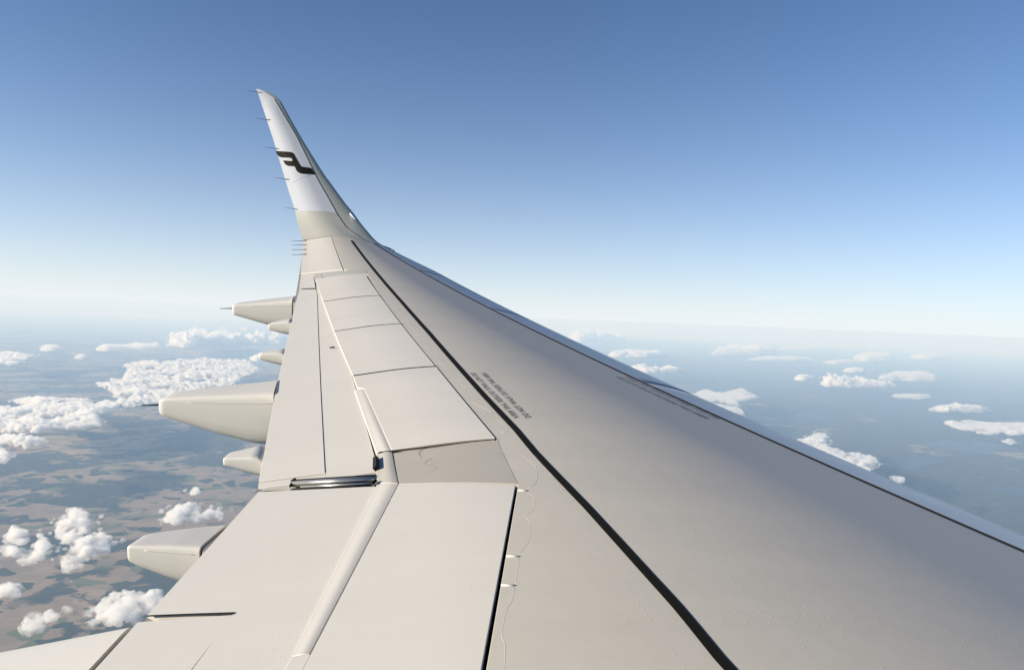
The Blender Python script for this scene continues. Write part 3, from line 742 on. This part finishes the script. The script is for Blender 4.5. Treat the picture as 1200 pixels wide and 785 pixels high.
def edge_d(P, x, y):
    q = np.array([x, y]); best = 1e18
    for a, b in zip(P, P[1:]+P[:1]):
        d = b-a; t = np.clip((q-a)@d/(d@d+1e-9), 0, 1); best = min(best, np.linalg.norm(q-a-d*t))
    return best
NCL = 0
def cloud(pts, label, group=None, base=1300.0, big=1.0, fill=1.0, cover=1.0):
    """cumulus heap over the footprint seen at pts."""
    global NCL; NCL += 1
    q = np.array(pts, float); hp = q[:, 1].max()-q[:, 1].min(); yl = q[:, 1].mean()+.22*hp
    far = math.hypot(*on_shell(*q.mean(0), base)[:2]) > 62000 and 'bank' not in label
    if far: q[:, 1] = yl+(q[:, 1]-yl)*.38          # seen edge-on: a short heap, not a deep field
    P = [on_shell(*p, base+250)[:2] for p in q]; P = [np.array(p) for p in P]
    A = np.array(P); lo, hi = A.min(0), A.max(0); c0 = (lo+hi)/2; dist = np.linalg.norm(c0)
    area = .5*abs(sum(P[i-1][0]*P[i][1]-P[i][0]*P[i-1][1] for i in range(len(P))))
    px = dist/FPX                                    # metres per picture pixel there
    rmax = min(max(2.1*px, 130.0), 620.0)*big
    T = .62*hp*px if far else 0.0
    if far: rmax = max(1.5*px, min(rmax, .20*hp*px))
    n = int(min(3600, max(90 if far else 34, fill*(2.2 if far else 1)*4.2*area/(math.pi*rmax*rmax))))
    VV = []; FF = []; k = 0; tries = 0; off = 0
    while k < n and tries < n*60:
        tries += 1
        x, y = lo+rng.random(2)*(hi-lo)
        fringe = False
        if rng.random() < (.12 if n > 60 else .03): x += rng.normal()*rmax*2.2; y += rng.normal()*rmax*2.2; fringe = True
        elif not in_poly(P, x, y): continue
        if fringe and edge_d(P, x, y) > 2.2*rmax and not in_poly(P, x, y): continue
        cov = noise.noise(Vector((x/2600, y/2600, NCL*3.1)))+.5*noise.noise(Vector((x/900, y/900, NCL*7.7)))
        if cov < -.28*cover and n > 40: continue
        e = edge_d(P, x, y); r = rmax*(.45+.65*rng.random())*min(1, .55+e/(2.2*rmax))
        if fringe: r *= .55
        h = (max(0, cov+.25)*1.1+.25)*rmax*1.5*min(1, e/(1.5*rmax)+.15)*rng.random()
        if far: h = T*rng.random()**1.4*min(1, .2+e/(3*rmax))*(.65+.7*max(0, cov+.4))
        elif 'bank' in label: h *= 1.5
        sc_ = np.array([1+.3*rng.random(), 1+.3*rng.random(), .62+.25*rng.random()])*r
        VV.append(ICO_V*sc_+np.array([x-c0[0], y-c0[1], h+shell_z(x, y, base)-shell_z(*c0, base)])); FF.append(ICO_F+off); off += len(ICO_V); k += 1
    me = bpy.data.meshes.new('cloud')
    Vn = np.concatenate(VV); Fn = np.concatenate(FF)
    me.vertices.add(len(Vn)); me.vertices.foreach_set('co', Vn.ravel()); me.loops.add(Fn.size); me.loops.foreach_set('vertex_index', Fn.ravel())
    me.polygons.add(len(Fn)); me.polygons.foreach_set('loop_start', np.arange(0, Fn.size, 3)); me.polygons.foreach_set('loop_total', np.full(len(Fn), 3)); me.update(); me.validate()
    me.materials.append(M_thin if any(k in label for k in ('faint', 'thin', 'streak', 'hazy')) else M_cloud)
    o = bpy.data.objects.new('cloud', me); COL.objects.link(o); o.location = (c0[0], c0[1], shell_z(*c0, base))
    vox = max(.9*px, 20.0)
    md = o.modifiers.new('remesh', 'REMESH'); md.mode = 'VOXEL'; md.voxel_size = vox; md.use_smooth_shade = True
    for s, st_ in ((rmax*1.2, rmax*.8), (rmax*.45, rmax*.5), (rmax*.2, rmax*.26)):
        if s < vox*.8: continue
        dm = o.modifiers.new('billow', 'DISPLACE'); dm.texture = tex('billow', s); dm.strength = st_; dm.mid_level = .5; dm.direction = 'NORMAL'
    tag(o, label, 'cloud', group)
    return o
CL = lambda L_: [(.3056*a, 340+.3056*b) for a, b in L_]
C5 = lambda L_: [(.3122*a, 540+.3122*b) for a, b in L_]
G_SM = 'small scattered cumulus clouds'
cloud(CL([(355, 345), (400, 325), (470, 320), (490, 290), (465, 270), (520, 262), (600, 255), (700, 262), (780, 243), (860, 255), (950, 258), (1000, 290), (930, 320), (900, 345), (880, 360), (800, 355), (760, 375), (700, 400), (640, 420), (560, 425), (480, 428), (420, 410), (440, 380), (420, 362)]), 'big heaped cloud bank left of the wing, above the largest fairing', fill=1.3)
cloud(CL([(-60, 420), (0, 405), (120, 402), (240, 398), (330, 402), (420, 405), (460, 428), (430, 445), (370, 455), (390, 495), (330, 500), (260, 505), (190, 505), (150, 520), (90, 515), (40, 520), (-60, 515)]), 'broad cloud bank reaching in from the left edge of the photo', fill=1.3)
cloud(CL([(975, 262), (960, 245), (990, 232), (1040, 225), (1110, 222), (1130, 240), (1110, 262)]), 'cloud strip behind the small fairing below the farthest large one')
cloud(CL([(640, 195), (690, 160), (740, 150), (820, 148), (800, 168), (880, 170), (980, 172), (1110, 175), (1100, 190), (980, 190), (900, 208), (780, 212), (700, 210)]), 'long cloud band just below the farthest large fairing')
cloud(CL([(365, 210), (430, 200), (500, 193), (620, 194), (618, 206), (540, 212), (460, 210), (400, 222)]), 'thin flat cloud strip left of the long band under the farthest fairing')
cloud(CL([(-40, 234), (60, 232), (135, 240), (90, 252), (60, 268), (20, 268), (-40, 265)]), 'small cloud cut by the left edge, high above the broad bank')
cloud(CL([(150, 208), (190, 198), (240, 204), (215, 216), (180, 220)]), 'lone small puff near the hazy horizon at the left')
cloud(CL([(-30, 545), (20, 540), (70, 545), (160, 556), (190, 552), (150, 572), (90, 580), (20, 565), (-30, 560)]), 'flat cloud just below the broad bank at the left edge')
cloud(CL([(-30, 590), (20, 588), (45, 605), (30, 630), (-30, 636)]), 'little cloud cut by the left edge above the tan fields')
cloud(CL([(285, 240), (330, 240), (325, 247), (290, 248)]), 'faint far puff left of the broad bank, alone over blue haze', G_SM)
cloud(CL([(840, 124), (860, 121), (885, 126), (862, 130)]), 'tiny far puff just above the long band under the farthest fairing', G_SM)
cloud(CL([(920, 130), (960, 125), (985, 130), (950, 135)]), 'second tiny far puff above the long band, nearer the wing edge', G_SM)
cloud(C5([(18, 252), (40, 225), (65, 212), (110, 238), (100, 265), (70, 278), (25, 268)]), 'compact puff at lower left, first from the edge below the fields')
cloud(C5([(-20, 285), (40, 280), (90, 300), (130, 300), (115, 265), (150, 238), (185, 270), (190, 310), (150, 335), (80, 340), (60, 320), (-20, 310)]), 'ragged cloud at the left edge under the compact puff')
cloud(C5([(205, 245), (225, 190), (265, 150), (330, 160), (350, 200), (330, 240), (280, 265), (240, 270)]), 'upright rounded cloud at lower left, above the near fairing tip')
cloud(C5([(240, 330), (270, 290), (330, 250), (380, 235), (430, 255), (440, 280), (400, 315), (350, 345), (280, 365), (235, 385)]), 'loose cloud touching the tip of the nearest whole fairing')
cloud(C5([(615, 190), (640, 155), (690, 132), (740, 135), (760, 165), (800, 150), (840, 165), (830, 200), (780, 205), (730, 215), (650, 200)]), 'bright cloud right against the inboard flap edge')
cloud(C5([(330, 510), (370, 490), (410, 455), (460, 445), (540, 455), (620, 470), (640, 510), (560, 545), (460, 565), (350, 560)]), 'cloud under the nearest whole fairing, beside the flap corner')
cloud(C5([(-20, 440), (20, 418), (60, 415), (85, 432), (65, 452), (-20, 462)]), 'little cloud at the left edge, low in the photo')
cloud(C5([(72, 590), (95, 560), (130, 548), (170, 560), (160, 585), (110, 592)]), 'lowest small puff at the lower left')
cloud(C5([(168, 520), (200, 512), (215, 530), (190, 548), (170, 540)]), 'tiny puff between the lowest puff and the nearest whole fairing')
cloud(C5([(718, 85), (740, 78), (752, 88), (735, 96)]), 'tiny isolated puff left of the smallest near fairing')
# right of the wing
cloud(C7([(50, 107), (90, 98), (130, 92), (190, 104), (205, 116), (130, 118), (80, 125)]), 'far cloud touching the leading edge, highest on the right side')
cloud(C7([(155, 150), (220, 143), (300, 152), (280, 162), (190, 160)]), 'flat cloud second down along the leading edge')
cloud(C7([(205, 187), (250, 180), (320, 188), (345, 197), (260, 200)]), 'flat cloud third down along the leading edge')
cloud(C7([(345, 248), (400, 244), (440, 252), (490, 238), (535, 258), (480, 270), (500, 300), (450, 302), (400, 275)]), 'ragged cloud against the leading edge beside the faint warning text')
cloud(C7([(608, 362), (660, 362), (675, 348), (712, 356), (700, 375), (760, 395), (820, 398), (838, 420), (810, 442), (760, 430), (690, 400), (640, 385)]), 'large bright cloud nearest to the leading edge on the right')
cloud(C7([(865, 452), (885, 448), (905, 460), (885, 466)]), 'tiny puff just below the large bright cloud on the right')
cloud(C7([(415, 148), (470, 130), (540, 132), (580, 145), (540, 157), (470, 152)]), 'hazy long cloud high in the right half')
cloud(C7([(580, 132), (650, 126), (725, 131), (660, 138)]), 'faint thin streak of cloud closest to the horizon on the right')
cloud(C7([(500, 163), (570, 157), (680, 163), (620, 170)]), 'thin streak below the hazy long cloud in the right half')
cloud(C7([(622, 210), (645, 203), (675, 206), (668, 218), (640, 220)]), 'small oval bright puff alone in the right half')
cloud(C7([(690, 215), (740, 212), (800, 220), (880, 230), (860, 240), (760, 234), (700, 226)]), 'long flat bright cloud right of the small oval puff')
cloud(C7([(735, 190), (770, 186), (815, 192), (775, 198)]), 'little flat cloud above the long flat bright one')
cloud(C7([(770, 155), (820, 148), (880, 156), (850, 170), (800, 168)]), 'hazy cloud right of centre near the horizon')
cloud(C7([(830, 208), (900, 198), (990, 212), (970, 220), (890, 216)]), 'flat cloud near the right, above two thin streaks')
cloud(C7([(840, 250), (900, 250), (975, 258), (940, 266), (880, 260)]), 'thin streak above the two bright clouds at right edge')
cloud(C7([(960, 286), (1000, 277), (1060, 282), (1120, 290), (1090, 298), (1010, 296)]), 'upper of the two bright clouds near the right edge')
cloud(C7([(1000, 322), (1060, 314), (1130, 318), (1250, 325), (1250, 345), (1170, 350), (1110, 348), (1040, 338)]), 'lower, bigger bright cloud cut by the right edge')
cloud(C7([(1145, 366), (1165, 361), (1182, 368), (1165, 373)]), 'tiny puff below the bigger bright cloud at the right edge')
cloud(C7([(915, 150), (960, 144), (1010, 158), (960, 160)]), 'very faint cloud under the horizon at far right')
cloud(C7([(688, 168), (730, 165), (790, 172), (730, 176)]), 'small faint far streak between two hazy clouds on the right', G_SM)
cloud(C7([(665, 352), (685, 346), (705, 352), (688, 360)]), 'knob of cloud on the shoulder of the large bright cloud')

# ------------------------------------------------------------------ haze
hm = bpy.data.materials.new('pale_haze'); hm.use_nodes = True; N = hm.node_tree.nodes; L = hm.node_tree.links; N.clear()
pv = N.new('ShaderNodeVolumePrincipled'); pv.inputs['Color'].default_value = HAZE_COL; pv.inputs['Density'].default_value = HAZE_D; pv.inputs['Anisotropy'].default_value = 0.0; pv.inputs['Absorption Color'].default_value = (.84, .93, 1, 1)
ho = N.new('ShaderNodeOutputMaterial'); L.new(pv.outputs[0], ho.inputs['Volume'])
X = 435000.0; zt_, zb_ = 6.0, shell_z(300000, 300000)-900.0
V = [(x, y, z) for z in (zb_, zt_) for x, y in ((-X, -X), (X, -X), (X, X), (-X, X))]
hz = mesh_obj('haze', V, [(0, 3, 2, 1), (4, 5, 6, 7), (0, 1, 5, 4), (1, 2, 6, 5), (2, 3, 7, 6), (3, 0, 4, 7)], hm, smooth=False)
tag(hz, 'pale blue air between the wing and the ground', kind='stuff')
